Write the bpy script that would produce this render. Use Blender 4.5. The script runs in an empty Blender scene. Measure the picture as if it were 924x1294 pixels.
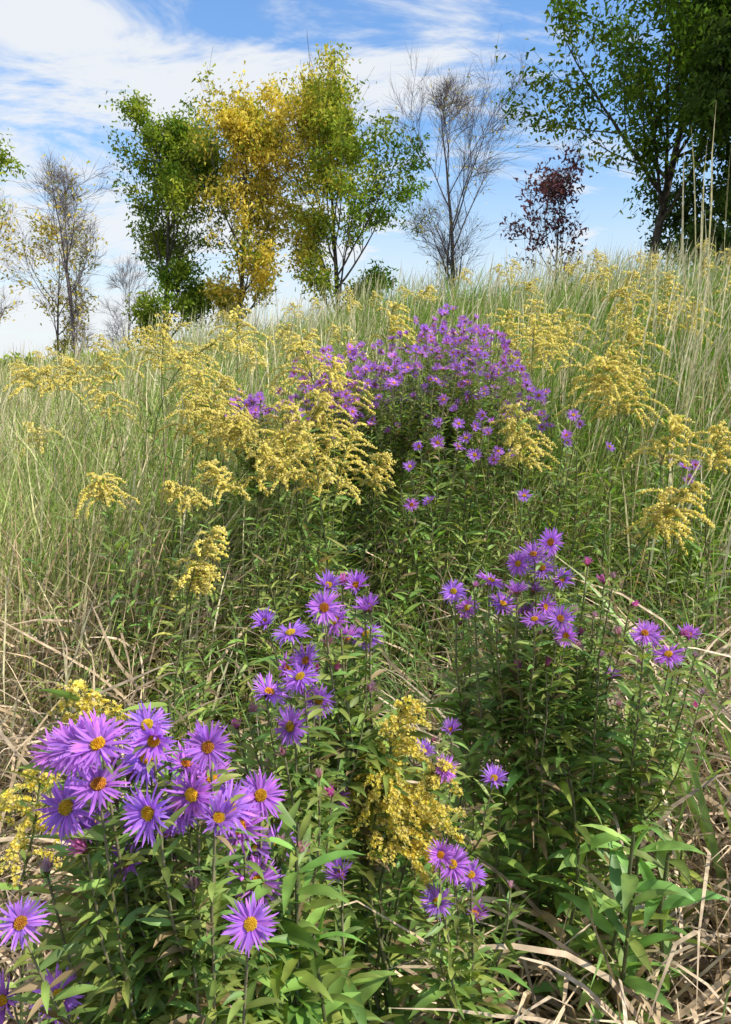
import bpy, math, numpy as np
R0=np.random.default_rng(7)
UP=np.array([0,0,1.0])
# ---------------------------------------------------------------- helpers
def nrm(a): return a/np.maximum(np.linalg.norm(a,axis=-1,keepdims=True),1e-9)
def arr(a): return np.asarray(a,dtype=float)
class MB:
    def __init__(s): s.V=[];s.C=[];s.F4=[];s.F3=[];s.M4=[];s.M3=[];s.n=0
    def add(s,V,C,F4=None,F3=None,m=0,m4=None,m3=None):
        s.V.append(V);s.C.append(C)
        if F4 is not None and len(F4):
            s.F4.append(F4+s.n); s.M4.append(np.full(len(F4),m) if m4 is None else m4)
        if F3 is not None and len(F3):
            s.F3.append(F3+s.n); s.M3.append(np.full(len(F3),m) if m3 is None else m3)
        s.n+=len(V)
    def arrays(s):
        V=np.concatenate(s.V);C=np.concatenate(s.C)
        F4=np.concatenate(s.F4) if s.F4 else np.zeros((0,4),int)
        F3=np.concatenate(s.F3) if s.F3 else np.zeros((0,3),int)
        M4=np.concatenate(s.M4) if s.M4 else np.zeros(0,int)
        M3=np.concatenate(s.M3) if s.M3 else np.zeros(0,int)
        return V,C,F4,F3,M4,M3
    def build(s,name,mats,smooth=True):
        V,C,F4,F3,M4,M3=s.arrays()
        me=bpy.data.meshes.new(name)
        me.vertices.add(len(V)); me.vertices.foreach_set("co",V.astype(np.float32).ravel())
        n4,n3=len(F4),len(F3)
        idx=np.concatenate([F4.ravel(),F3.ravel()]).astype(np.int32)
        me.loops.add(len(idx)); me.loops.foreach_set("vertex_index",idx)
        st=np.concatenate([np.arange(n4)*4, n4*4+np.arange(n3)*3]).astype(np.int32)
        me.polygons.add(n4+n3); me.polygons.foreach_set("loop_start",st)
        me.polygons.foreach_set("material_index",np.concatenate([M4,M3]).astype(np.int32))
        me.polygons.foreach_set("use_smooth",np.full(n4+n3,smooth))
        a=me.color_attributes.new("Col",'FLOAT_COLOR','POINT')
        c4=np.ones((len(V),4),np.float32); c4[:,:3]=np.clip(C,0,1); a.data.foreach_set("color",c4.ravel())
        me.update(calc_edges=True)
        for m in mats: me.materials.append(m)
        o=bpy.data.objects.new(name,me); bpy.context.collection.objects.link(o); return o

def ribbons(mb,P,D,L,W,nseg,prof,c0,c1,droop=0.,wind=None,side=None,fold=None,m=0,wig=0.,rng=R0,roll=None):
    """curved tapering strips: grass blades, leaves, petals"""
    P=arr(P).copy();K=len(P);D=nrm(arr(D));L=np.broadcast_to(arr(L),K);W=np.broadcast_to(arr(W),K)
    droop=np.broadcast_to(arr(droop),K)
    prof=arr(prof)
    if side is None:
        s=np.cross(D,rng.normal(size=(K,3)))
    elif isinstance(side,str):
        s=np.cross(D,UP)+1e-4*rng.normal(size=(K,3))
    else: s=side
    s=nrm(s)
    if roll is not None:
        b=nrm(np.cross(s,D)); s=s*np.cos(roll)[:,None]+b*np.sin(roll)[:,None]
    k=2 if fold is None else 3
    V=np.zeros((K,nseg+1,k,3));C=np.zeros((K,nseg+1,k,3))
    c0=np.broadcast_to(arr(c0),(K,3));c1=np.broadcast_to(arr(c1),(K,3))
    p=P;d=D
    for i in range(nseg+1):
        t=i/nseg
        s2=nrm(s-d*np.sum(s*d,1,keepdims=True))
        w=(W*prof[i]*.5)[:,None]
        col=c0*(1-t)+c1*t
        if k==2:
            V[:,i,0]=p-s2*w;V[:,i,1]=p+s2*w;C[:,i]=col[:,None]
        else:
            nn=np.cross(s2,d)
            V[:,i,0]=p-s2*w+nn*w*fold;V[:,i,1]=p;V[:,i,2]=p+s2*w+nn*w*fold
            C[:,i]=col[:,None];C[:,i,1]*=1.12
        if i<nseg:
            p=p+d*(L/nseg)[:,None]
            dd=np.zeros((K,3));dd[:,2]=-droop/nseg*(.3+1.4*t)
            if wind is not None: dd+=arr(wind)/nseg*(.3+1.4*t)
            if wig: dd+=rng.normal(size=(K,3))*wig
            d=nrm(d+dd)
    base=(np.arange(K)*(nseg+1)*k)[:,None,None]
    i=(np.arange(nseg)*k)[None,:,None];j=np.arange(k-1)[None,None,:]
    a=base+i+j
    F=np.stack([a,a+1,a+1+k,a+k],-1).reshape(-1,4)
    mb.add(V.reshape(-1,3),C.reshape(-1,3),F4=F,m=m)

def tubes(mb,P,R,sides,c0,c1=None,m=0):
    P=arr(P);K,n,_=P.shape;R=arr(R)
    T=np.gradient(P,axis=1);T=nrm(T)
    ref=np.where(np.abs(T[:,:1,2:3])>.8,np.array([[[1.,0,0]]]),np.array([[[0,0,1.]]]))
    a=nrm(np.cross(T,np.broadcast_to(ref,T.shape)));b=np.cross(T,a)
    th=np.arange(sides)/sides*2*math.pi
    V=P[:,:,None]+R[:,:,None,None]*(a[:,:,None]*np.cos(th)[None,None,:,None]+b[:,:,None]*np.sin(th)[None,None,:,None])
    c0=np.broadcast_to(arr(c0),(K,3));c1=c0 if c1 is None else np.broadcast_to(arr(c1),(K,3))
    t=np.linspace(0,1,n)[None,:,None]
    C=c0[:,None]*(1-t)+c1[:,None]*t
    C=np.broadcast_to(C[:,:,None],V.shape)
    base=(np.arange(K)*n*sides)[:,None,None];i=(np.arange(n-1)*sides)[None,:,None];j=np.arange(sides)[None,None,:];j2=(j+1)%sides
    F=np.stack([base+i+j,base+i+j2,base+i+sides+j2,base+i+sides+j],-1).reshape(-1,4)
    mb.add(V.reshape(-1,3),C.reshape(-1,3).copy(),F4=F,m=m)

def stamp(mb,tpl,pos,N,scale,tint=None,rng=R0):
    """copy a template (z axis -> N) to many places"""
    V,C,F4,F3,M4,M3=tpl;pos=arr(pos);K=len(pos)
    N=nrm(arr(N));r=rng.normal(size=(K,3));a=nrm(np.cross(N,r));b=np.cross(N,a)
    M=np.stack([a,b,N],-1)*np.broadcast_to(arr(scale),K)[:,None,None]
    VV=np.einsum('kij,nj->kni',M,V)+pos[:,None]
    CC=np.broadcast_to(C[None],(K,)+C.shape)
    if tint is not None: CC=CC*arr(tint)[:,None]
    off=(np.arange(K)*len(V))[:,None,None]
    mb.add(VV.reshape(-1,3),CC.reshape(-1,3).copy(),F4=(F4[None]+off).reshape(-1,4),F3=(F3[None]+off).reshape(-1,3),
           m4=np.tile(M4,K),m3=np.tile(M3,K))
def sstep(a,b,x): t=np.clip((x-a)/(b-a),0,1);return t*t*(3-2*t)
_ph=R0.uniform(0,6.28,(12,3));_dr=R0.normal(size=(12,3))
def noise(p,s):
    p=arr(p)*s;v=0
    for i in range(12):
        v=v+np.sin(p@_dr[i,:p.shape[-1]]*(1+.25*i)+_ph[i,0])
    return v/4.0
# ---------------------------------------------------------------- materials
def mat_leaf(name,rough=.55,trans=.35,spec=.3,tcol=(1.15,1.2,.55),var=.25,vscale=60.,simple=False):
    m=bpy.data.materials.new(name);m.use_nodes=True;nt=m.node_tree;nt.nodes.clear();N=nt.nodes.new;L=nt.links.new
    out=N("ShaderNodeOutputMaterial");at=N("ShaderNodeAttribute");at.attribute_name="Col"
    tc=N("ShaderNodeTexCoord");nz=N("ShaderNodeTexNoise");nz.inputs["Scale"].default_value=vscale;nz.inputs["Detail"].default_value=0
    L(tc.outputs["Object"],nz.inputs["Vector"])
    mr=N("ShaderNodeMapRange");mr.inputs[1].default_value=.3;mr.inputs[2].default_value=.7;mr.inputs[3].default_value=1-var;mr.inputs[4].default_value=1+var
    L(nz.outputs["Fac"],mr.inputs[0])
    mul=N("ShaderNodeVectorMath");mul.operation='SCALE';L(at.outputs["Color"],mul.inputs[0]);L(mr.outputs[0],mul.inputs["Scale"])
    if simple:
        pb=N("ShaderNodeBsdfDiffuse");L(mul.outputs[0],pb.inputs["Color"])
    else:
        pb=N("ShaderNodeBsdfPrincipled");pb.inputs["Roughness"].default_value=rough;pb.inputs["Specular IOR Level"].default_value=spec
        L(mul.outputs[0],pb.inputs["Base Color"])
    if trans>0:
        tm=N("ShaderNodeVectorMath");tm.operation='MULTIPLY';tm.inputs[1].default_value=tcol;L(mul.outputs[0],tm.inputs[0])
        tr=N("ShaderNodeBsdfTranslucent");L(tm.outputs[0],tr.inputs["Color"])
        mx=N("ShaderNodeMixShader");mx.inputs[0].default_value=trans;L(pb.outputs[0],mx.inputs[1]);L(tr.outputs[0],mx.inputs[2]);L(mx.outputs[0],out.inputs[0])
    else: L(pb.outputs[0],out.inputs[0])
    return m
M_LEAF=mat_leaf("leaf",.45,.35,.4)
M_GRASS=mat_leaf("grass_blade",.5,.25,.35,(1.1,1.1,.7),simple=True)
M_BLADE=mat_leaf("broad_blade",.45,.3,.4,(1.1,1.1,.6))
M_LITTER=mat_leaf("dead_grass",.7,.12,.2,(1.1,1.,.8),simple=True)
M_PETAL=mat_leaf("aster_petal",.6,.4,.15,(1.1,.9,1.05),.12,150.)
M_FLORET=mat_leaf("yellow_floret",.7,.38,.1,(1.,.97,.65),.15,120.,simple=True)
M_STEM=mat_leaf("stem",.6,0,.3,var=.2,vscale=40,simple=True)
M_BARK=mat_leaf("bark",.9,0,.1,var=.35,vscale=8,simple=True)
M_TLEAF=mat_leaf("tree_leaf",.5,.4,.3,(1.15,1.2,.5),.2,3.,simple=True)
# ---------------------------------------------------------------- terrain
def G(x,y):
    x=arr(x);y=arr(y);T=np.tanh(x/8)
    near=.167*y+1.4*T-.9*T*T*np.sign(np.abs(x))
    near=near+.03*np.sin(1.7*x+.6*y)+.03*np.sin(2.3*y-x)
    far=1.15+.15*np.sin(x*.11)+.1*np.sin(y*.07)
    w=sstep(11.5,25,y)
    return near*(1-w)+far*w
xs=np.concatenate([-np.geomspace(400,9,26),np.linspace(-8.6,8.6,110),np.geomspace(9,400,26)])
ys=np.concatenate([-np.geomspace(60,3,10),np.linspace(-2.8,26,150),np.geomspace(27,900,30)])
X,Y=np.meshgrid(xs,ys);Z=G(X,np.maximum(Y,-6))
nx,ny=len(xs),len(ys)
i,j=np.meshgrid(np.arange(nx-1),np.arange(ny-1));a=(j*nx+i).ravel()
mb=MB();mb.add(np.stack([X,Y,Z],-1).reshape(-1,3),np.full((nx*ny,3),.1),F4=np.stack([a,a+1,a+1+nx,a+nx],-1))
mg=bpy.data.materials.new("thatch_soil");mg.use_nodes=True;nt=mg.node_tree;pb=nt.nodes["Principled BSDF"];pb.inputs["Roughness"].default_value=.95
tc=nt.nodes.new("ShaderNodeTexCoord");n1=nt.nodes.new("ShaderNodeTexNoise");n1.inputs["Scale"].default_value=9;n1.inputs["Detail"].default_value=5
cr=nt.nodes.new("ShaderNodeValToRGB");e=cr.color_ramp.elements
e[0].position=.35;e[0].color=(.03,.027,.013,1);e[1].position=.7;e[1].color=(.16,.12,.06,1)
x=e.new(.5);x.color=(.06,.06,.026,1)
nt.links.new(tc.outputs["Object"],n1.inputs["Vector"]);nt.links.new(n1.outputs["Fac"],cr.inputs[0]);nt.links.new(cr.outputs[0],pb.inputs["Base Color"])
bp=nt.nodes.new("ShaderNodeBump");bp.inputs["Distance"].default_value=.03;nt.links.new(n1.outputs["Fac"],bp.inputs["Height"]);nt.links.new(bp.outputs[0],pb.inputs["Normal"])
mb.build("ground",[mg])
# ---------------------------------------------------------------- meadow grass
rng=np.random.default_rng(11)
def scatter(n,ymin,ymax,pw,rng,margin=1.0):
    y=ymin+(ymax-ymin)*rng.uniform(size=n)**pw
    x=rng.uniform(-1,1,n)*(.54*y+margin)
    return x,y
def grass_cols(x,y,rng):
    K=len(x)
    green=arr([.20,.34,.05]);pale=arr([.43,.54,.15]);straw=arr([.82,.70,.42]);tan=arr([.70,.50,.31])
    nz=noise(np.stack([x,y],-1),1.3)
    sl=-.30*x/np.maximum(y*.5,.6)+.30*nz+rng.normal(0,.36,K)
    sl=sl-.15*((y>3)&(x>0))-.24+.12*sstep(5,9,y)+.25*((y<2.4)&(x<-.5))
    w=np.clip(sl+.45,0,1)[:,None]
    c=np.where(w<.5,green+(pale-green)*w*2,pale+(straw-pale)*(w*2-1))
    c=np.where((rng.uniform(size=K)<.12+.25*((y<2.6)&(x<-.45)))[:,None],tan,c)
    return c*rng.uniform(.6,1.2,(K,1))
def hmap(x,y):
    h=.28+.55*sstep(1.0,3.2,y)
    h=h+.22*sstep(.2,1.0,-x)*sstep(.6,1.8,y)*(1-sstep(2.5,4,y))
    return h
mb=MB()
for n,a_,b_,pw,w in ((40000,.6,4.5,1.1,.0056),(46000,4.2,14.5,1.25,.0095),(7000,14,26,1.,.018)):
    x,y=scatter(n,a_,b_,pw,rng)
    if b_<5:
        keep=~((y>2.1)&(y<3.2)&(x>-.25)&(x<.65)&(rng.uniform(size=n)<.7))
        keep&=~((y<2.1)&(np.abs(x-.1)<.62)&(rng.uniform(size=n)<.55))
        keep&=~((y<1.3)&(x>.15)&(rng.uniform(size=n)<.6))
        x,y=x[keep],y[keep]
    K=len(x);z=G(x,y)
    tuft=1+.16*noise(np.stack([x,y],-1),2.6)
    L=hmap(x,y)*rng.uniform(.5,1.3,K)*tuft
    if b_>14: L=L*rng.uniform(.7,1.0,K)
    az=rng.uniform(0,6.28,K);ln=np.abs(rng.normal(.30,.32,K))
    sw=noise(np.stack([x,y],-1),1.1)*.28
    D=np.stack([np.cos(az)*ln+.14+sw,np.sin(az)*ln,np.ones(K)],-1)
    c=grass_cols(x,y,rng)
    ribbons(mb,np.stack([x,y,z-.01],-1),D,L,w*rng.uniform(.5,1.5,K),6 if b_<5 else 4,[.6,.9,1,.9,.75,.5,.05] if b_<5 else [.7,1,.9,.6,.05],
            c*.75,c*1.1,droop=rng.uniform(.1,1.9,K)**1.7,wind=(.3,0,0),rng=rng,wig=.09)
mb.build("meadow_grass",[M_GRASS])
mb=MB()
x,y=scatter(5600,1.7,15,1.3,rng);dens=rng.uniform(size=len(x))<np.where(x>.15*y,1,.6);x,y=x[dens],y[dens]
kk=~((y<3.2)&(x>-.3)&(x<.7));x,y=x[kk],y[kk]
K0=len(x);x=np.append(x,rng.uniform(1.0,1.9,200));y=np.append(y,rng.uniform(2.5,3.8,200))
K=len(x);z=G(x,y);L=rng.uniform(.8,1.15,K)*(.8+.2*sstep(2,4,y));L[K0:]=rng.uniform(1.0,1.8,200)*np.where(x[K0:]>.44*y[K0:],1,.7)
c=arr([.74,.64,.42])*rng.uniform(.7,1.2,(K,1))
az=rng.uniform(0,6.28,K)
D=np.stack([np.cos(az)*.2+.1,np.sin(az)*.2,np.ones(K)],-1)
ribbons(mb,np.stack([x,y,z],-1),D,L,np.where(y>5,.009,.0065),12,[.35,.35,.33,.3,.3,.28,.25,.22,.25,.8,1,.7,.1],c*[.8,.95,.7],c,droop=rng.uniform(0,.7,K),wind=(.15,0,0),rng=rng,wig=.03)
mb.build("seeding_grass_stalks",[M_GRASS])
mb=MB()
x,y=scatter(18000,.5,4.0,1.1,rng,.7)
x=np.concatenate([x,rng.uniform(.1,.95,3300),rng.uniform(-1.5,-.45,3500)]);y=np.concatenate([y,rng.uniform(.7,1.8,3300),rng.uniform(1.1,2.5,3500)]);K=len(x);z=G(x,y)
az=rng.uniform(0,6.28,K);el=rng.uniform(.1,1.4,K)
D=np.stack([np.cos(az),np.sin(az),el],-1)
c=(arr([.66,.48,.28])+rng.uniform(size=(K,1))*arr([.18,.18,.18]))*rng.uniform(.4,1.12,(K,1))
hz_=np.where((x>.15)&(y<1.9)&(y>.8),.36,.25);hz_[-3500:]=.5
ribbons(mb,np.stack([x,y,z+rng.uniform(0,1,K)*hz_],-1),D,rng.uniform(.2,.6,K),rng.uniform(.002,.009,K),6,[.6,1,1,.9,.8,.5,.1],c*.85,c,
        droop=rng.uniform(.6,3.0,K),rng=rng,wig=.14)
mb.build("dead_grass_litter",[M_LITTER])
# ---------------------------------------------------------------- leafy stems helper
LP=[.35,.8,1,.85,.5,.04]
def leafy_stem(mb,pts,r0,r1,nleaf,l0,l1,w,rng,cl=(.10,.17,.035),start=.2,droop=.9,seg=5,updir=.5,stemc=(.13,.14,.06),mleaf=0,mstem=1,sides=5):
    pts=arr(pts);n=len(pts)
    tubes(mb,pts[None],np.linspace(r0,r1,n)[None],sides,arr(stemc)*.8,arr(stemc),m=mstem)
    if nleaf<1:return
    t=start+(1-start)*(np.arange(nleaf)+rng.uniform(0,.8,nleaf))/nleaf
    t=np.minimum(t,.995)*(n-1);i=t.astype(int);f=(t-i)[:,None]
    P=pts[i]*(1-f)+pts[i+1]*f
    az=np.arange(nleaf)*2.4+rng.normal(0,.4,nleaf)
    D=np.stack([np.cos(az),np.sin(az),updir+rng.normal(0,.25,nleaf)],-1)
    tt=t/(n-1)
    L=(l0+(l1-l0)*tt)*rng.uniform(.7,1.25,nleaf)
    c=1.4*arr(cl)*rng.uniform(.55,1.45,(nleaf,1))*np.stack([rng.uniform(.85,1.45,nleaf),np.ones(nleaf),np.ones(nleaf)],-1)
    brown=(rng.uniform(size=nleaf)<.2*(1-tt))[:,None];c=np.where(brown,arr([.38,.27,.14])*rng.uniform(.6,1.2,(nleaf,1)),c)
    prof={5:LP,3:[.4,1,.8,.04]}[seg]
    ribbons(mb,P,D,L,L*w,seg,prof,c*1.1,c,droop=droop*rng.uniform(.3,1.6,nleaf),side="h",fold=.35,m=mleaf,rng=rng,wig=.06,roll=rng.normal(0,.45,nleaf))
def curve(p0,p1,bow,n,rng,wob=.004):
    p0=arr(p0);p1=arr(p1);t=np.linspace(0,1,n)[:,None]
    p=p0*(1-t)+p1*t+arr(bow)*(4*t*(1-t)) ;p[1:-1]+=rng.normal(0,wob,(n-2,3));return p
mb=MB();rng=np.random.default_rng(5)
n=520;y=1.3+5.6*rng.uniform(size=n)**1.35;x=rng.uniform(-1,1,n)*(.5*y+.3)
keep=rng.uniform(size=n)<np.where(x<-.36*y,.3,1.);keep&=~((y<1.5)&(x>.3)&(rng.uniform(size=n)<.4))
x,y=x[keep],y[keep]
x=np.append(x,rng.uniform(-.85,-.1,120));y=np.append(y,rng.uniform(1.45,2.5,120))
for xx,yy in zip(x,y):
    h=rng.uniform(.55,.95)*(.62+.38*float(sstep(1.3,2.4,yy)));g=float(G(xx,yy))
    top=[xx+rng.normal(.03,.07),yy+rng.normal(0,.07),g+h]
    near=yy<2.2
    leafy_stem(mb,curve([xx,yy,g],top,rng.normal(0,.02,3),7,rng),.003,.0015,int(h*(58 if near else 34)),.115,.06,.14,rng,
               cl=[(.13,.22,.045),(.16,.25,.06),(.20,.28,.07)][rng.integers(3)],start=.2,seg=5 if near else 3,sides=4)
mb.build("wildflower_foliage",[M_LEAF,M_STEM])
# ---------------------------------------------------------------- aster heads (unit radius, z = face)
def head_tpl(seed,nr,elev,seg=4,closed=False,curl=0.,flor=60,dc=0):
    r=np.random.default_rng(seed);mb=MB()
    az=(np.arange(nr)+r.uniform(-.45,.45,nr))/nr*2*math.pi
    e=elev+r.normal(0,.20,nr)+np.where(np.arange(nr)%2,.16,-.06)+.22*np.sin(az+r.uniform(0,6))
    D=np.stack([np.cos(az)*np.cos(e),np.sin(az)*np.cos(e),np.sin(e)],-1)
    P=np.stack([np.cos(az)*.17,np.sin(az)*.17,np.full(nr,.0)+r.uniform(-.03,.03,nr)],-1)
    side=np.stack([-np.sin(az),np.cos(az),r.normal(0,.45,nr)],-1)
    c=arr([.61,.25,.86])*r.uniform(.72,1.2,(nr,1))*np.stack([r.uniform(.88,1.12,nr),np.ones(nr),np.ones(nr)],-1)
    prof={4:[.55,1,1,.8,.2],3:[.6,1,.95,.25],2:[.7,1,.3]}[seg]
    ribbons(mb,P,D,r.uniform(.62,.90,nr),(.098 if nr>40 else .14)*r.uniform(.75,1.2,nr),seg,prof,c*.85,c*1.12,droop=curl+r.normal(0,.4,nr),side=side,m=0,rng=r,wig=.09)
    if not closed:
        k=np.arange(flor);rr=.23*np.sqrt((k+.5)/flor);a=k*2.39996
        P=np.stack([rr*np.cos(a),rr*np.sin(a),.14-rr*rr*1.3],-1)
        th=np.arange(12)/12*6.2832
        Vd=np.concatenate([[[0,0,.12]],np.stack([.14*np.cos(th),.14*np.sin(th),.10+0*th],-1),np.stack([.24*np.cos(th),.24*np.sin(th),.03+0*th],-1),np.stack([.17*np.cos(th),.17*np.sin(th),-.05+0*th],-1)])
        F3=np.array([[0,1+i,1+(i+1)%12] for i in range(12)]);F4=np.array([[1+12*q+i,13+12*q+i,13+12*q+(i+1)%12,1+12*q+(i+1)%12] for q in range(2) for i in range(12)])
        inner=arr([[.80,.36,.03],[.62,.20,.05],[.80,.48,.04]][dc]);outer=arr([[.92,.60,.04],[.85,.46,.05],[.92,.64,.06]][dc])
        mb.add(Vd,np.tile(inner*.8,(len(Vd),1)),F4=F4,F3=F3,m=1)
        s=.032 if flor>40 else .055
        oc=np.array([[1,0,0],[-.5,.87,0],[-.5,-.87,0],[0,0,1.8]])*s
        of=np.array([[0,1,3],[1,2,3],[2,0,3]])
        V=(P[:,None]+oc[None]*r.uniform(.7,1.4,(flor,1,1))).reshape(-1,3);F=(of[None]+(np.arange(flor)*4)[:,None,None]).reshape(-1,3)
        w=(rr/.23)[:,None]
        cc=inner*(1-w)+outer*w;cc=np.repeat(cc*r.uniform(.8,1.2,(flor,1)),4,0)
        mb.add(V,cc,F3=F,m=1)
    nb=22 if flor>40 else 10;az=np.arange(nb)/nb*6.2832+r.uniform(0,.2,nb)
    P=np.stack([np.cos(az)*.06,np.sin(az)*.06,np.full(nb,-.36)],-1);D=np.stack([np.cos(az)*.7,np.sin(az)*.7,r.uniform(.9,1.5,nb)],-1)
    side=np.stack([-np.sin(az),np.cos(az),0*az],-1)
    ribbons(mb,P,D,r.uniform(.34,.46,nb),.15,3,[.6,1,.7,.1],arr([.20,.24,.09]),arr([.34,.20,.18]),droop=r.uniform(-.3,.8,nb),side=side,m=2,rng=r)
    return mb.arrays()
OPEN=[head_tpl(1,62,.12,curl=.1),head_tpl(2,54,.30,curl=.4,dc=1),head_tpl(3,64,.0,curl=.3,dc=2),head_tpl(4,52,.55,curl=.6),head_tpl(5,58,.2,curl=.9,dc=2),head_tpl(9,46,.05,curl=-.3,dc=1)]
SIDEH=[head_tpl(6,48,.85,curl=.2)]
BUD=[head_tpl(7,26,1.4,closed=True),head_tpl(8,22,1.3,closed=True)]
MIDH=[head_tpl(11,32,.15,seg=2,flor=22,curl=.2),head_tpl(12,30,.35,seg=2,flor=22,dc=2),head_tpl(13,32,.05,seg=2,flor=22,dc=1),head_tpl(14,26,.8,seg=2,flor=22)]
def put_heads(mb,heads,rng,face=(0,-.75,.65),spread=.36,lod=0,rad=.0205):
    for (x_,y_,z_,kind) in heads:
        N=nrm(arr(face)+rng.normal(0,spread,3)+(arr([0,0,.35]) if kind!='o' else 0)+arr([(-x_)*.3,0,0]))
        if kind=='o':
            T=OPEN[rng.integers(6)] if lod==0 else MIDH[rng.integers(4)];s=rad*rng.uniform(.85,1.08)
        elif kind=='s': T=SIDEH[0] if lod==0 else MIDH[3];s=rad*.9;N=nrm(N+rng.normal(0,.5,3)+[0,0,.5])
        else: T=BUD[rng.integers(2)];s=rad*rng.uniform(.4,.66);N=nrm(N+rng.normal(0,.4,3)+[0,0,.7])
        t=rng.uniform(.78,1.15)*arr([rng.uniform(.88,1.14),1,rng.uniform(.92,1.05)])
        if kind=='b': t=t*([1.1,.85,.55] if rng.uniform()<.5 else [1.0,1.5,.5])
        stamp(mb,T,[[x_,y_,z_]],[N],[s],[t],rng)
        yield arr([x_,y_,z_]),N,s
def aster_plant(name,heads,base,nst,seed,leafn=55,spreadb=.06,lod=0,face=(0,-.75,.65),top=.09,leafl=.062,extra=0,rad=.0205,lstart=.2,buds=0,ymin=0):
    rng=np.random.default_rng(seed);mb=MB()
    heads=list(heads)
    for _ in range(buds):
        q=heads[rng.integers(len(heads))];heads.append((q[0]+rng.normal(0,.018),q[1]+.02+rng.normal(0,.015),q[2]-abs(rng.normal(.02,.03)),'b'))
    info=list(put_heads(mb,heads,rng,face=face,lod=lod,rad=rad))
    H=arr([p-N*s*.36 for p,N,s in info])
    cen=H[rng.permutation(len(H))[:nst]].copy()
    for _ in range(6):
        lab=np.argmin(((H[:,None]-cen[None])**2).sum(-1),1)
        for k in range(len(cen)):
            if (lab==k).any(): cen[k]=H[lab==k].mean(0)
    for k in range(len(cen)):
        hs=H[lab==k]
        if not len(hs): continue
        b=arr([base[0],base[1],0])+np.append(rng.normal(0,spreadb,2),0);b[0]+=.5*(cen[k][0]-base[0]);b[2]=float(G(b[0],b[1]))-.01
        j=cen[k]*[.9,1,1]+arr([b[0]*.1,0,0]);j=j+(b-j)*.06;j[1]=cen[k][1]+.25*(b[1]-cen[k][1]);j[2]=hs[:,2].min()-top
        j=arr(j)
        st=curve(b,j,[0,0,0],9,rng,.006)
        leafy_stem(mb,st,.0036,.002,leafn,leafl*1.25,leafl,.21,rng,start=lstart,mleaf=2,mstem=3,stemc=(.22,.21,.10),cl=(.14,.225,.05))
        for h in hs:
            f=rng.uniform(.8,1.);q=st[int(f*8)]
            d=h-q;bow=arr([d[0]*.15,d[1]*.15,-.12*abs(d[0])-.01])
            L=np.linalg.norm(d)
            leafy_stem(mb,curve(q,h,bow,6,rng,.002),.0016,.001,max(3,int(L*(210 if lod==0 else 110))),leafl*.68,leafl*.36,.22,rng,start=.1,mleaf=2,mstem=3,cl=(.15,.23,.055),sides=4,stemc=(.24,.21,.12),seg=5 if lod==0 else 3)
    for _ in range(extra):
        h=H[rng.integers(len(H))]+rng.normal(0,.05,3);h[2]-=rng.uniform(.06,.26);h[1]=max(h[1],ymin)
        b=arr([h[0]+rng.normal(0,.04),base[1]+rng.normal(0,.04),0]);b[2]=float(G(b[0],b[1]))
        leafy_stem(mb,curve(b,h,[0,0,0],7,rng,.005),.003,.0015,int(leafn*.8),leafl*1.0,leafl*.85,.2,rng,start=max(.35,lstart),mleaf=2,mstem=3,cl=(.15,.25,.05))
    return mb.build(name,[M_PETAL,M_FLORET,M_LEAF,M_STEM])
A=[(-.174,.466,1.264,'o'),(-.159,.524,1.25,'o'),(-.239,.558,1.211,'o'),(-.118,.541,1.23,'s'),(-.174,.462,1.238,'o'),(-.202,.477,1.213,'o'),(-.141,.459,1.22,'o'),
(-.1,.477,1.205,'s'),(-.082,.552,1.178,'o'),(-.091,.564,1.127,'o'),(-.081,.637,1.081,'o'),(-.115,.632,1.053,'o'),(-.078,.464,1.135,'o'),(-.025,.677,1.021,'s'),
(-.231,.508,1.04,'o'),(-.273,.507,1.035,'o'),(-.225,.446,1.15,'o'),(-.171,.498,1.157,'s'),(-.228,.497,1.152,'b'),(-.123,.495,1.14,'b'),(-.181,.51,1.05,'b'),
(-.128,.533,1.068,'b'),(-.1,.523,1.01,'b'),(-.13,.499,1.2,'o'),(-.17,.52,1.215,'s'),(-.155,.51,1.15,'b'),(-.21,.53,1.12,'b'),(-.2,.50,1.245,'o'),(-.11,.5,1.245,'o'),(-.215,.52,1.235,'o'),
(-.187,.50,1.255,'o'),(-.145,.49,1.255,'s'),(-.12,.49,1.215,'o'),(-.10,.515,1.19,'o'),(-.16,.50,1.195,'b'),(-.19,.49,1.19,'s'),(-.165,.51,1.17,'s'),(-.145,.52,1.18,'b'),(-.225,.54,1.18,'s'),(-.10,.55,1.145,'b'),(-.07,.58,1.12,'b'),
(-.155,.505,1.235,'o'),(-.185,.515,1.225,'s'),(-.13,.52,1.222,'o'),(-.115,.53,1.205,'o'),(-.095,.53,1.165,'o'),(-.14,.50,1.18,'s'),(-.205,.51,1.18,'o'),(-.085,.55,1.105,'o'),(-.09,.56,1.09,'s')]
aster_plant("new_england_aster",A,(-.17,.66),10,21,leafn=76,extra=28,buds=18,rad=.0215,ymin=.57)
B=[(-.073,.718,1.253,'o'),(-.041,.732,1.275,'o'),(-.111,.816,1.232,'s'),(.001,.814,1.218,'o'),(-.057,.704,1.23,'o'),(-.061,.683,1.222,'o'),(-.093,.699,1.2,'o'),(-.046,.716,1.185,'o'),
(-.07,.674,1.177,'o'),(.004,.756,1.18,'b'),(-.032,.782,1.042,'o'),(-.04,.794,1.28,'s'),(-.01,.813,1.275,'s'),(.003,.79,1.257,'s'),(-.134,.749,1.141,'b'),(-.06,.709,1.2,'s'),(-.039,.764,1.225,'b'),
(-.03,.76,1.2,'b'),(-.1,.74,1.1,'b'),(-.055,.75,1.08,'b'),(-.03,.75,1.255,'o'),(-.08,.74,1.21,'s'),(-.02,.77,1.23,'s')]
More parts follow.
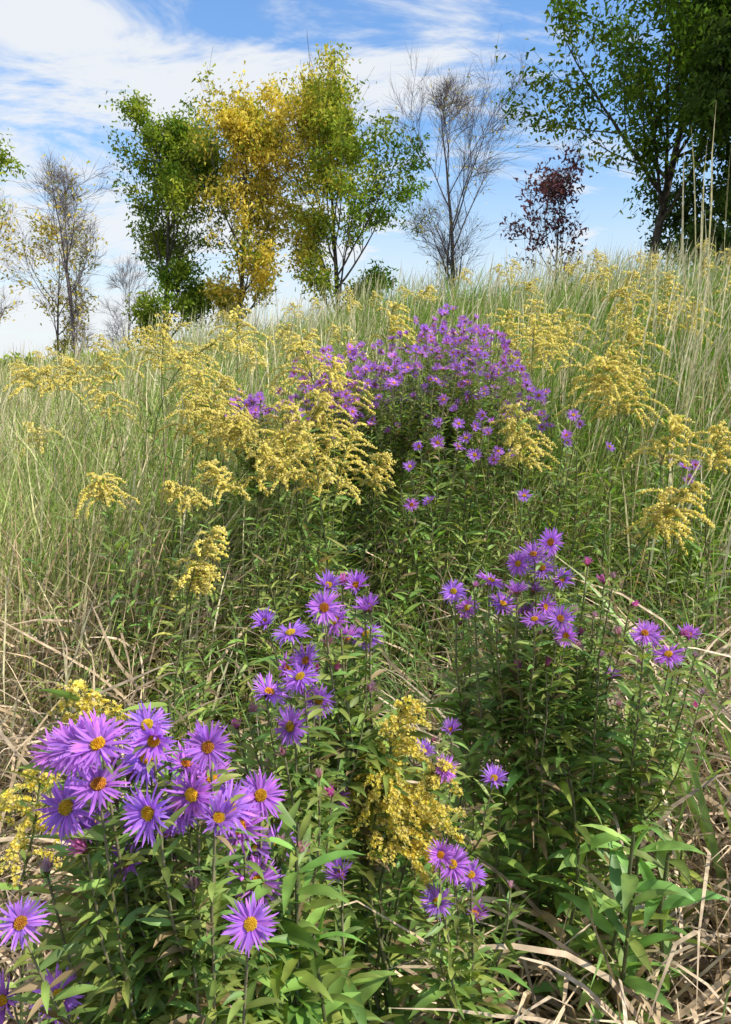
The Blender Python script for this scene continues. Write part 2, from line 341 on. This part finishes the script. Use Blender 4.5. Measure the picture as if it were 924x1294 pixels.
aster_plant("new_england_aster",B,(-.06,.9),5,22,leafn=76,extra=14,buds=12,rad=.0215,ymin=.84)
C=[(.232,.939,1.296,'o'),(.195,.954,1.265,'o'),(.23,.972,1.254,'o'),(.117,.986,1.219,'o'),(.142,.968,1.232,'b'),(.139,1.011,1.189,'o'),(.175,.945,1.214,'o'),(.207,.903,1.207,'o'),
(.241,.913,1.205,'o'),(.251,.919,1.181,'o'),(.289,.973,1.26,'b'),(.323,.97,1.242,'b'),(.348,.964,1.208,'b'),(.333,.995,1.096,'s'),(.312,.996,1.102,'b'),(.328,.957,1.171,'b'),(.209,.962,1.196,'s'),
(.255,.98,1.23,'b'),(.27,.96,1.2,'b'),(.30,.97,1.19,'b'),(.28,.97,1.15,'b'),(.338,.89,1.194,'o'),(.375,.905,1.161,'o'),(.421,.957,1.168,'s'),(.429,.952,1.142,'b'),(.40,.93,1.18,'b'),(.22,.97,1.225,'s'),(.36,.96,1.13,'b'),(.225,.93,1.215,'o'),
(.215,.96,1.275,'o'),(.25,.95,1.245,'s'),(.19,.93,1.235,'s'),(.165,.98,1.235,'o'),(.355,.92,1.18,'o')]
aster_plant("new_england_aster",C,(.29,1.15),8,23,leafn=56,extra=11,rad=.021,lstart=.35,buds=20,ymin=.98)
Dl=[(.090,.806,1.063,'o'),(.153,.845,1.029,'o'),(.102,.854,1.086,'s'),(.068,.834,1.069,'s'),(.082,.88,1.06,'b')]
aster_plant("new_england_aster",Dl,(.13,.98),2,24,leafn=40,extra=1,rad=.0185,lstart=.35,ymin=.95)
E=[(.08,.744,.997,'o'),(.117,.767,.957,'o'),(.078,.753,.934,'o'),(.122,.769,.907,'s'),(.17,.81,.911,'b'),(.105,.816,.943,'s'),(.095,.76,.975,'o')]
aster_plant("new_england_aster",E,(.12,.9),2,25,leafn=40,extra=0,rad=.021,lstart=.35)
F=[(.188,2.0,1.33),(.255,2.1,1.311),(.255,2.11,1.373),(.336,2.21,1.391),(.211,2.21,1.367),(.121,2.09,1.257),(.624,2.32,1.386),(.574,2.2,1.335),(.381,2.2,1.289),(.422,2.2,1.285),
(.699,2.2,1.302),(.414,1.98,1.194),(.12,1.97,1.171),(.165,1.97,1.18),(.147,2.1,1.311),(.299,2.1,1.288),(.28,2.15,1.33),(.35,2.2,1.34),(.31,2.2,1.36),(.64,2.3,1.36),(.59,2.25,1.31),(.36,2.15,1.27)]
aster_plant("new_england_aster",[f+('o',) for f in F],(.36,2.3),7,26,leafn=50,extra=8,lod=1,rad=.0225)
aster_plant("new_england_aster",[(.914,2.19,1.246,'o'),(.925,2.18,1.211,'o'),(.90,2.25,1.27,'s'),(.95,2.2,1.25,'o')],(.92,2.3),2,27,leafn=45,extra=3,lod=1)
rng=np.random.default_rng(31);hb=[]
while len(hb)<500:
    x=rng.uniform(-.27,.62);y=rng.uniform(2.4,3.05)
    top=np.interp(x,[-.25,-.15,0,.12,.28,.42,.52,.6],[1.58,1.63,1.64,1.69,1.78,1.75,1.68,1.56])
    d=abs(rng.normal(0,.15));z=top-d-(3.05-y)*.25
    if z<1.32: continue
    if noise([[x,y,z]],9.)[0]<-.4 : continue
    hb.append((x,y,z,'o' if rng.uniform()<.8 else 's'))
for _ in range(44): hb.append((rng.normal(-.38,.05),rng.uniform(2.5,2.85),rng.normal(1.38,.028),'o'))
aster_plant("new_england_aster",hb,(.2,2.85),38,32,leafn=44,spreadb=.16,lod=1,extra=14,face=(0,-.6,.7),rad=.021)
# ---------------------------------------------------------------- goldenrod
def floret(seed):
    r=np.random.default_rng(seed);mb=MB();n=6;az=np.arange(n)/n*6.283
    D=np.stack([np.cos(az),np.sin(az),.9+0*az],-1)
    P=np.zeros((n,3))
    ribbons(mb,P,D,1.0,.6,1,[.5,.8],arr([.84,.69,.12]),arr([.98,.86,.24]),side=np.stack([-np.sin(az),np.cos(az),0*az],-1),m=0,rng=r)
    return mb.arrays()
FL=floret(1)
def _f2():
    mb=MB();V=np.array([[1,0,0],[-.5,.87,0],[-.5,-.87,0],[0,0,1.3]]);F=np.array([[0,1,3],[1,2,3],[2,0,3]])
    C=np.tile(arr([.99,.86,.24]),(4,1));mb.add(V,C,F3=F,m=0);return mb.arrays()
FL2=_f2()
def goldenrod(name,top,hh,ww,seed,lean=(.0,0),base=None,near=False,nbr=22,mb=None,tint=(1,1,1),leaves=55,fsz=None,dens=1.):
    rng=np.random.default_rng(seed);own=mb is None
    if own: mb=MB()
    top=arr(top);b=arr([top[0]-lean[0]*3+rng.normal(0,.03),top[1]-lean[1]*3+.03,0]);b[2]=float(G(b[0],b[1]))
    n=16;st=curve(b,top,[0,0,0],n,rng,.004)
    st[-4:]+=np.array([[.05],[.2],[.5],[1.1]])*arr([lean[0],lean[1],-.35*abs(lean[0])])
    leafy_stem(mb,st,.0035,.0012,leaves,.06 if near else .09,.045,.15,rng,start=.15,mleaf=1,mstem=2,cl=(.14,.22,.05),seg=5 if near else 3,sides=4)
    tl=np.linalg.norm(top-b);f0=1-hh/tl
    fr=f0+(1-f0)*np.linspace(0,.98,nbr);t=fr*(n-1);i=np.minimum(t.astype(int),n-2);f=(t-i)[:,None];P=st[i]*(1-f)+st[i+1]*f
    side=math.atan2(lean[1],lean[0]) if abs(lean[0])+abs(lean[1])>0 else 0
    az=np.arange(nbr)*2.4+rng.normal(0,.3,nbr);u=(fr-f0)/(1-f0)
    az=np.where(rng.uniform(size=nbr)<.35,side+rng.normal(0,.6,nbr),az)
    L=ww*(1.08-u)**.75*(.6+.4*np.minimum(1,u*4+.3))*rng.uniform(.5,1.7,nbr)+.012
    ns=9;d=np.stack([np.cos(az),np.sin(az),.65+.7*u+0*az],-1);d=nrm(d)
    pts=[P];p=P
    for k in range(ns-1):
        p=p+d*(L/(ns-1))[:,None];pts.append(p);d=nrm(d+arr([.04,0,-.25])+rng.normal(0,.06,(nbr,3)))
    pts=np.stack(pts,1)
    tubes(mb,pts,np.linspace(.0011,.0005,ns)[None].repeat(nbr,0),3,arr([.45,.46,.14]),m=2)
    cnt=np.maximum((L*(1150 if near else 900)*dens).astype(int),4);bi=np.repeat(np.arange(nbr),cnt);K=len(bi)
    t=(.12+.88*rng.uniform(size=K))*(ns-1);i=np.minimum(t.astype(int),ns-2);f=(t-i)[:,None]
    Q=pts[bi,i]*(1-f)+pts[bi,i+1]*f;off=rng.normal(size=(K,3));off[:,2]=np.abs(off[:,2])*1.3+.3
    s=fsz or (.0025 if near else .0026)
    off=nrm(off);Q=Q+off*(s*rng.uniform(.3,2.6,K))[:,None]
    old=(rng.uniform(size=(K,1))<.07)
    c=rng.uniform(.86,1.05,(K,1))*arr(tint)*np.stack([np.ones(K),rng.uniform(.96,1.02,K),rng.uniform(.5,1.5,K)],-1)
    c=np.where(old,c*[.78,.74,.8],c)
    stamp(mb,FL if near else FL2,Q,off+rng.normal(0,.3,(K,3)),s*rng.uniform(.7,1.3,K),c,rng)
    if own: return mb.build(name,[M_FLORET,M_LEAF,M_STEM],smooth=True)
goldenrod("goldenrod",(.028,.80,1.155),.20,.052,1,lean=(.012,-.01),near=True,nbr=48)
goldenrod("goldenrod",(.052,.81,1.08),.13,.045,2,lean=(.025,-.01),near=True,nbr=38)
goldenrod("goldenrod",(.015,.81,1.10),.12,.035,8,lean=(-.01,-.01),near=True,nbr=28)
goldenrod("goldenrod",(-.235,.60,1.245),.05,.03,3,near=True,nbr=16)
goldenrod("goldenrod",(-.36,.74,1.10),.10,.06,4,lean=(.02,0),near=True,nbr=20)
GR=[(-.138,2.0,1.44,.24,.11),(-.20,2.1,1.36,.16,.12),(-.07,2.05,1.38,.2,.10),(-.18,2.2,1.46,.2,.10),(-.487,2.42,1.50,.2,.13),(-.56,2.5,1.43,.16,.13),(-.43,2.35,1.40,.14,.12),
(-.85,3.28,1.76,.2,.14),(-.75,3.1,1.68,.16,.13),(-.366,1.56,1.20,.12,.05),(-.375,1.58,1.12,.07,.045),(-.74,2.17,1.22,.08,.09),(.787,2.44,1.57,.2,.14),(.72,2.5,1.60,.16,.13),(.86,2.5,1.5,.14,.12),(.645,1.68,1.29,.12,.08),
(.69,1.72,1.22,.08,.08),(.868,1.9,1.38,.12,.10),(.426,2.1,1.43,.18,.08),(.46,2.2,1.38,.14,.08),(.93,3.59,1.80,.2,.16),(.80,3.4,1.74,.18,.15),(1.57,4.65,2.02,.18,.17),(-.18,2.6,1.62,.2,.13),
(-.10,2.5,1.55,.16,.11),(-.337,2.3,1.44,.15,.11),(.78,2.0,1.40,.12,.09),(-.405,1.87,1.27,.08,.05),(.018,2.1,1.30,.1,.05),(-.67,4.1,1.84,.2,.16),(1.68,4.1,1.88,.18,.16),
(.62,2.9,1.72,.2,.13),(.55,3.2,1.76,.18,.13),(-1.0,3.0,1.5,.15,.13),(-.30,3.3,1.70,.18,.15),(.10,3.5,1.82,.18,.15),
(-.25,2.25,1.42,.18,.12),(-.52,2.6,1.52,.18,.13),(-.62,2.9,1.60,.18,.13),(-.95,3.6,1.72,.18,.14),(-.1,2.2,1.47,.18,.1),(1.0,2.9,1.62,.16,.14),(1.1,3.3,1.72,.16,.14),(-1.3,4.0,1.62,.16,.14),(-1.7,4.6,1.6,.16,.15),(-2.2,5.2,1.58,.18,.16),(-2.0,5.0,1.56,.16,.15),
(-.33,1.95,1.30,.1,.07),(-.28,2.0,1.33,.12,.08)]
for k,(x,y,z,h,w) in enumerate(GR):
    r=np.random.default_rng(100+k)
    goldenrod("goldenrod",(x,y,z),h,w,100+k,lean=(r.normal(.01,.045),r.normal(-.01,.02)),nbr=30 if y<3 else 24,tint=arr([1,.99,1])*r.uniform(.88,1.04),leaves=60 if y<2.6 else 40,fsz=.0027+.0008*max(0,y-2.4),dens=1. if y<2.6 else .6)
mb=MB();rng=np.random.default_rng(77)
for k in range(60):
    y=rng.uniform(3.8,12);x=rng.uniform(-.5,.5)*y
    goldenrod("",(x,y,float(G(x,y))+rng.uniform(.8,1.02)),.16,.15,300+k,mb=mb,nbr=16,leaves=18,fsz=.0068,dens=.26,lean=(rng.normal(.03,.05),0),tint=(.95,.95,1.1))
mb.build("distant_goldenrod_patch",[M_FLORET,M_LEAF,M_STEM],smooth=True)
# ---------------------------------------------------------------- broad-leaved weed
mb=MB();rng=np.random.default_rng(41)
for (x,y,z) in ((.345,.90,.93),(.29,.95,.87),(.40,.92,.88),(.34,.88,.84),(.38,.97,.86)):
    b=[x+rng.normal(-.01,.02),y+.06,float(G(x,y))]
    leafy_stem(mb,curve(b,(x,y,z),[0,0,0],8,rng),.004,.0025,19,.095,.08,.23,rng,cl=(.17,.30,.075),start=.5,droop=1.2,updir=.65,mleaf=0,mstem=1)
mb.build("leafy_weed",[M_LEAF,M_STEM])
mb=MB();K=9
bx=rng.uniform(.62,.76,K);by=rng.uniform(1.0,1.3,K)
D=np.stack([rng.normal(-.25,.12,K),rng.normal(.05,.1,K),np.ones(K)],-1);c=arr([.27,.40,.11])*rng.uniform(.7,1.3,(K,1))
ribbons(mb,np.stack([bx,by,G(bx,by)],-1),D,rng.uniform(.75,.98,K),rng.uniform(.008,.013,K),14,[.5,.7,.9,1,1,1,1,1,.95,.9,.8,.65,.5,.3,.03],c*.85,c,droop=rng.uniform(1.3,2.2,K),fold=.3,rng=rng,wig=.02)
K=680;bx=rng.normal(.22,.42,K);by=rng.uniform(1.05,1.9,K)
D=np.stack([rng.normal(0,.4,K),rng.normal(-.05,.25,K),np.ones(K)],-1);c=arr([.26,.40,.11])*rng.uniform(.7,1.3,(K,1))
ribbons(mb,np.stack([bx,by,G(bx,by)],-1),D,rng.uniform(.45,.8,K),rng.uniform(.004,.0075,K),10,[.6,.8,1,1,1,1,.9,.8,.6,.4,.03],c*.85,c,droop=rng.uniform(.7,2.0,K),fold=.3,rng=rng,wig=.03)
mb.build("broad_bladed_grass",[M_BLADE])
# ---------------------------------------------------------------- trees
def grow(P,D,L,n,wob,upw,rng):
    K=len(P);pts=[P];p=P;d=nrm(D)
    for k in range(n-1):
        p=p+d*(L/(n-1))[:,None];pts.append(p);d=nrm(d+rng.normal(0,wob,(K,3))+arr([0,0,upw]))
    return np.stack(pts,1)
def children(pts,R,per,f0,f1,ang,rng):
    K,n,_=pts.shape;idx=np.repeat(np.arange(K),per);f=f0+(f1-f0)*((np.tile(np.arange(per),K)+rng.uniform(0,1,K*per))/per)
    t=f*(n-1);i=np.minimum(t.astype(int),n-2);w=(t-i)
    P=pts[idx,i]*(1-w)[:,None]+pts[idx,i+1]*w[:,None];T=nrm(pts[idx,i+1]-pts[idx,i]);r=R[idx,i]*(1-w)+R[idx,i+1]*w
    q=nrm(np.cross(T,rng.normal(size=T.shape)));a=rng.normal(ang,.15,len(f))
    return P,nrm(T*np.cos(a)[:,None]+q*np.sin(a)[:,None]),r,f,idx
def tree(name,x,y,H,seed,crown=.38,first=.25,nl=(11,7,6),leaves=50,lsz=.14,colf=None,bark=(.10,.085,.07),thin=1.,twigs=0,ang=.6,sig=.2,up=.05,thr=.42,peak=.5,jit=.12):
    rng=np.random.default_rng(seed);mb=MB();z=float(G(x,y))-.1
    tr=grow(arr([[x,y,z]]),arr([[rng.normal(0,.02),0,1]]),arr([H*.9]),12,.03,.03,rng)
    r0=H*.0115*thin;R=np.linspace(1,.12,12)[None]*r0;tubes(mb,tr,R,8,bark,m=1)
    P,D,r,f,_=children(tr,R,nl[0],first,.97,ang,rng)
    g=(f-first)/(1-first);L=H*crown*(.35+1.1*np.exp(-((g-peak)/.38)**2))*rng.uniform(.7,1.3,len(f))*.8*np.where(g>.85,.7,1)
    l1=grow(P,D,L,9,.07,up+.04,rng);R1=np.linspace(1,.2,9)[None]*(r*.55)[:,None];tubes(mb,l1,R1,6,bark,m=1)
    P,D,r,f,ix=children(l1,R1,nl[1],.22,1.,.6,rng);L2=L[ix]*(.55-.3*f)*rng.uniform(.7,1.3,len(f))
    l2=grow(P,D,L2,6,.09,up,rng);R2=np.maximum(np.linspace(1,.25,6)[None]*(r*.55)[:,None],.006);tubes(mb,l2,R2,4,bark,m=1)
    P,D,r,f,ix=children(l2,R2,nl[2],.25,1.,.6,rng);L3=L2[ix]*.55*rng.uniform(.6,1.3,len(f))+.15
    l3=grow(P,D,L3,4,.1,up,rng);R3=np.maximum(np.linspace(1,.3,4)[None]*(r*.6)[:,None],.0045);tubes(mb,l3,R3,3,bark,m=1)
    if twigs:
        P,D,r,f,ix=children(l3,R3,twigs,.2,1.,.55,rng);L4=L3[ix]*.6+.15
        ribbons(mb,P,D,L4,.009,3,[1,.8,.6,.3],arr(bark),arr(bark)*1.1,m=1,rng=rng,wig=.12,wind=(0,0,.2))
    if leaves:
        # every twig carries its own spray of leaves; some twigs are already bare
        nt_=len(l3);wt=rng.uniform(size=nt_)**1.3*2.0;tip=l3[:,-1]
        wt=wt*(noise(tip,1.4)+.6*noise(tip,3.3)+rng.normal(0,.2,nt_)>-thr)
        cnt=rng.poisson(leaves*wt);ti=np.repeat(np.arange(nt_),cnt);K=len(ti)
        s_=rng.uniform(.2,3,K);i=np.minimum(s_.astype(int),2);w=(s_-i)[:,None]
        q=l3[ti,i]*(1-w)+l3[ti,i+1]*w+rng.normal(0,sig,(K,3))*[1,1,.75]
        tj=rng.normal(0,jit,nt_)[ti]
        c=colf(q-arr([x,y,z]),rng,tj)*rng.uniform(.55,1.25,(K,1))
        D=rng.normal(size=(K,3));D[:,2]-=.6
        ribbons(mb,q,D,lsz*rng.uniform(.55,1.35,K),lsz*.6,1,[1,.3],c,c,m=0,rng=rng)
    return mb.build(name,[M_TLEAF,M_BARK])
GREEN=arr([.17,.29,.035]);YG=arr([.48,.50,.07]);YEL=arr([.90,.68,.13]);DG=arr([.075,.12,.03])
def mixf(w,a,b): w=np.clip(w,0,1)[:,None];return a*(1-w)+b*w
def c_t1(q,r,j=0): return mixf(.16+.25*noise(q,.9)+.25*(q[:,2]/11)+r.normal(0,.1,len(q))+j*1.5,GREEN,YG)
def c_t2(q,r,j=0):
    w=.72+.30*noise(q,.8)+r.normal(0,.14,len(q))+j*2.2
    return np.where((w>.35)[:,None],mixf(w,YG,YEL),mixf(w+.5,GREEN,YG))
def c_t3(q,r,j=0): 
    w=-.28*q[:,0]+.3*noise(q,.8)+.06*(q[:,2]-6)+r.normal(0,.12,len(q))+j*1.5
    return np.where((w>.4)[:,None],mixf(w,YG,YEL),mixf(w+.45,GREEN,YG))
def c_t5(q,r,j=0): 
    w=-.18*(q[:,0]+1.3)-.12*(q[:,2]-7)+.25*noise(q,.7)+r.normal(0,.12,len(q))+j*1.5
    return mixf(w,GREEN*.75,YG)
def c_dk(q,r,j=0): return mixf(.3*noise(q,.8)+r.normal(0,.1,len(q))+j,DG,GREEN*.8)
def c_pu(q,r,j=0): return mixf(.3+.4*noise(q,.9),arr([.17,.06,.09]),arr([.28,.12,.12]))
tree("ash_tree",-7.7,30,10.2,1,crown=.33,first=.08,nl=(21,8,6),leaves=38,colf=c_t1,ang=.52,peak=.40,thr=.55,sig=.20)
tree("ash_tree",-4.7,29.4,10.0,2,crown=.31,first=.16,nl=(18,8,6),leaves=30,colf=c_t2,ang=.52,peak=.5,thr=.40,sig=.19,jit=.18)
tree("ash_tree",-1.0,30.5,11.0,3,crown=.37,first=.12,nl=(22,8,6),leaves=40,colf=c_t3,ang=.52,peak=.40,thr=.50,sig=.20)
tree("bare_tree",3.35,29,10.5,4,crown=.30,first=.14,nl=(15,8,7),leaves=.8,lsz=.1,colf=c_t2,twigs=5,ang=.45,bark=(.17,.14,.13))
tree("red_leaved_tree",5.3,22,5.4,5,crown=.26,first=.3,nl=(9,5,5),leaves=10,lsz=.12,colf=c_pu,ang=.5,twigs=3,thr=.6,sig=.18)
tree("ash_tree",8.3,24,13.4,6,crown=.37,first=.36,nl=(21,9,7),leaves=38,lsz=.15,colf=c_t5,ang=.85,thin=1.2,sig=.23,peak=.35,thr=.65)
tree("broadleaf_tree",9.9,20.5,8.4,7,crown=.32,first=.10,nl=(15,7,6),leaves=55,colf=c_dk,ang=.65,thr=1.1)
tree("broadleaf_tree",12.2,24,13,8,crown=.40,first=.10,nl=(16,8,6),leaves=55,lsz=.15,colf=c_dk,ang=.7,thr=1.1)
tree("ash_tree",-13.4,26,9.0,9,crown=.24,first=.2,nl=(12,7,6),leaves=32,colf=c_t1,ang=.5,thr=.7)
tree("bare_tree",-10.3,28,7.6,10,crown=.30,first=.15,nl=(12,7,7),leaves=.6,colf=c_t2,twigs=4,ang=.5,bark=(.18,.15,.14))
tree("bare_tree",-12.6,32,6.2,11,crown=.34,first=.15,nl=(11,7,6),leaves=6,colf=c_t2,twigs=3,ang=.6,bark=(.18,.15,.14))
tree("bare_tree",-10.6,35,5.0,12,crown=.36,first=.1,nl=(11,7,6),leaves=0,colf=c_t2,twigs=3,ang=.7,bark=(.18,.15,.14))
tree("bare_tree",-14.4,30,7.4,13,crown=.3,first=.15,nl=(11,7,6),leaves=3,colf=c_t2,twigs=3,ang=.6,bark=(.18,.15,.14))
def brush(name,pts,colf,seed,lsz=.12,n=2200,sig=(1.,.8,.8)):
    rng=np.random.default_rng(seed);mb=MB()
    for (x,y,h,w) in pts:
        z=float(G(x,y));K=int(n*w*h/4)
        u=rng.normal(size=(K,3));u=nrm(u)*rng.uniform(.2,1,(K,1))**.4
        q=arr([x,y,z+h*.45])+u*[w,w*.7,h*.55];q+=noise(q,1.1)[:,None]*.25
        c=colf(q-arr([x,y,z]),rng)*rng.uniform(.65,1.3,(K,1));D=rng.normal(size=(K,3))
        ribbons(mb,q,D,lsz*rng.uniform(.6,1.3,K),lsz*.6,2,[.15,1,.1],c,c,m=0,rng=rng)
        P=np.repeat(arr([[x,y,z]]),9,0)+rng.normal(0,.2,(9,3))*[1,1,0];D=rng.normal(0,.5,(9,3));D[:,2]=1
        l=grow(P,D,np.full(9,h*.9),6,.1,.05,rng);tubes(mb,l,np.linspace(.03,.008,6)[None].repeat(9,0),4,arr([.1,.08,.07]),m=1)
    return mb.build(name,[M_TLEAF,M_BARK])
def c_br(q,r,j=0): return mixf(.4+.5*noise(q,.5)+r.normal(0,.2,len(q)),GREEN,YG)
brush("shrub",[(0.6,27,2.2,1.2)],c_br,51,n=1500)
brush("shrub",[(-3.2,27,1.9,1.4)],c_br,52,n=1500)
brush("distant_woods",[(-150+7*k+R0.normal(0,2),150+R0.normal(0,12),R0.uniform(3,5),6) for k in range(44)],c_br,53,lsz=1.0,n=140)
# ---------------------------------------------------------------- light
az=math.radians(108);el=math.radians(44)
s=bpy.data.lights.new("sun","SUN");s.energy=5.0;s.angle=math.radians(.5);s.color=(1,.95,.86)
so=bpy.data.objects.new("sun",s);bpy.context.collection.objects.link(so)
from mathutils import Vector
sd=Vector((math.cos(el)*math.sin(az),math.cos(el)*math.cos(az),math.sin(el)))
so.rotation_euler=sd.to_track_quat('Z','Y').to_euler()
w=bpy.data.worlds.new("World");bpy.context.scene.world=w;w.use_nodes=True;nt=w.node_tree;nt.nodes.clear();N=nt.nodes.new;Lk=nt.links.new
out=N("ShaderNodeOutputWorld");bg=N("ShaderNodeBackground");bg.inputs[1].default_value=.14;Lk(bg.outputs[0],out.inputs[0])
sky=N("ShaderNodeTexSky");sky.sky_type='NISHITA';sky.sun_disc=False;sky.sun_elevation=el;sky.sun_rotation=az;sky.dust_density=.3;sky.ozone_density=3.;sky.air_density=1.4
sm=N("ShaderNodeVectorMath");sm.operation='MULTIPLY';sm.inputs[1].default_value=(.92,1.15,1.45);Lk(sky.outputs[0],sm.inputs[0])
tc=N("ShaderNodeTexCoord");sx=N("ShaderNodeSeparateXYZ");Lk(tc.outputs["Generated"],sx.inputs[0])
def math_(op,a,b=None,c=None):
    m=N("ShaderNodeMath");m.operation=op
    for i,v in enumerate((a,b,c)):
        if v is None: continue
        if isinstance(v,(int,float)): m.inputs[i].default_value=v
        else: Lk(v,m.inputs[i])
    return m.outputs[0]
zz=math_('ADD',math_('MAXIMUM',sx.outputs[2],0.),.25)
px=math_('DIVIDE',sx.outputs[0],zz);py=math_('DIVIDE',sx.outputs[1],zz)
cv=N("ShaderNodeCombineXYZ");Lk(px,cv.inputs[0]);Lk(py,cv.inputs[1])
mp=N("ShaderNodeMapping");mp.inputs["Rotation"].default_value=(0,0,math.radians(50));mp.inputs["Scale"].default_value=(.8,1.6,1);Lk(cv.outputs[0],mp.inputs[0])
nz=N("ShaderNodeTexNoise");nz.inputs["Scale"].default_value=2.1;nz.inputs["Detail"].default_value=6;nz.inputs["Roughness"].default_value=.66;nz.inputs["Distortion"].default_value=.5;Lk(mp.outputs[0],nz.inputs["Vector"])
bias=math_('MULTIPLY',px,-.10)
v=math_('ADD',nz.outputs["Fac"],bias)
cl=N("ShaderNodeMapRange");cl.interpolation_type='SMOOTHSTEP';cl.inputs[1].default_value=.42;cl.inputs[2].default_value=.61;Lk(v,cl.inputs[0])
hz=N("ShaderNodeMapRange");hz.interpolation_type='SMOOTHSTEP';hz.inputs[1].default_value=.0;hz.inputs[2].default_value=.30;hz.inputs[3].default_value=.9;hz.inputs[4].default_value=0;Lk(sx.outputs[2],hz.inputs[0])
fac=math_('MAXIMUM',math_('MULTIPLY',cl.outputs[0],.94),hz.outputs[0])
mx=N("ShaderNodeMix");mx.data_type='RGBA';Lk(fac,mx.inputs[0]);Lk(sm.outputs[0],mx.inputs[6]);mx.inputs[7].default_value=(6.3,6.5,6.75,1);Lk(mx.outputs[2],bg.inputs[0])
# ---------------------------------------------------------------- camera
cam=bpy.data.cameras.new("camera");co=bpy.data.objects.new("camera",cam);bpy.context.collection.objects.link(co)
cam.sensor_fit='VERTICAL';cam.sensor_height=36;cam.sensor_width=25.7;cam.lens=27.0;cam.clip_start=.02;cam.clip_end=3000
co.location=(0,0,1.5);co.rotation_euler=(math.radians(80),0,0)
sc=bpy.context.scene;sc.camera=co
sc.view_settings.view_transform='Standard';sc.view_settings.look='None';sc.view_settings.exposure=0
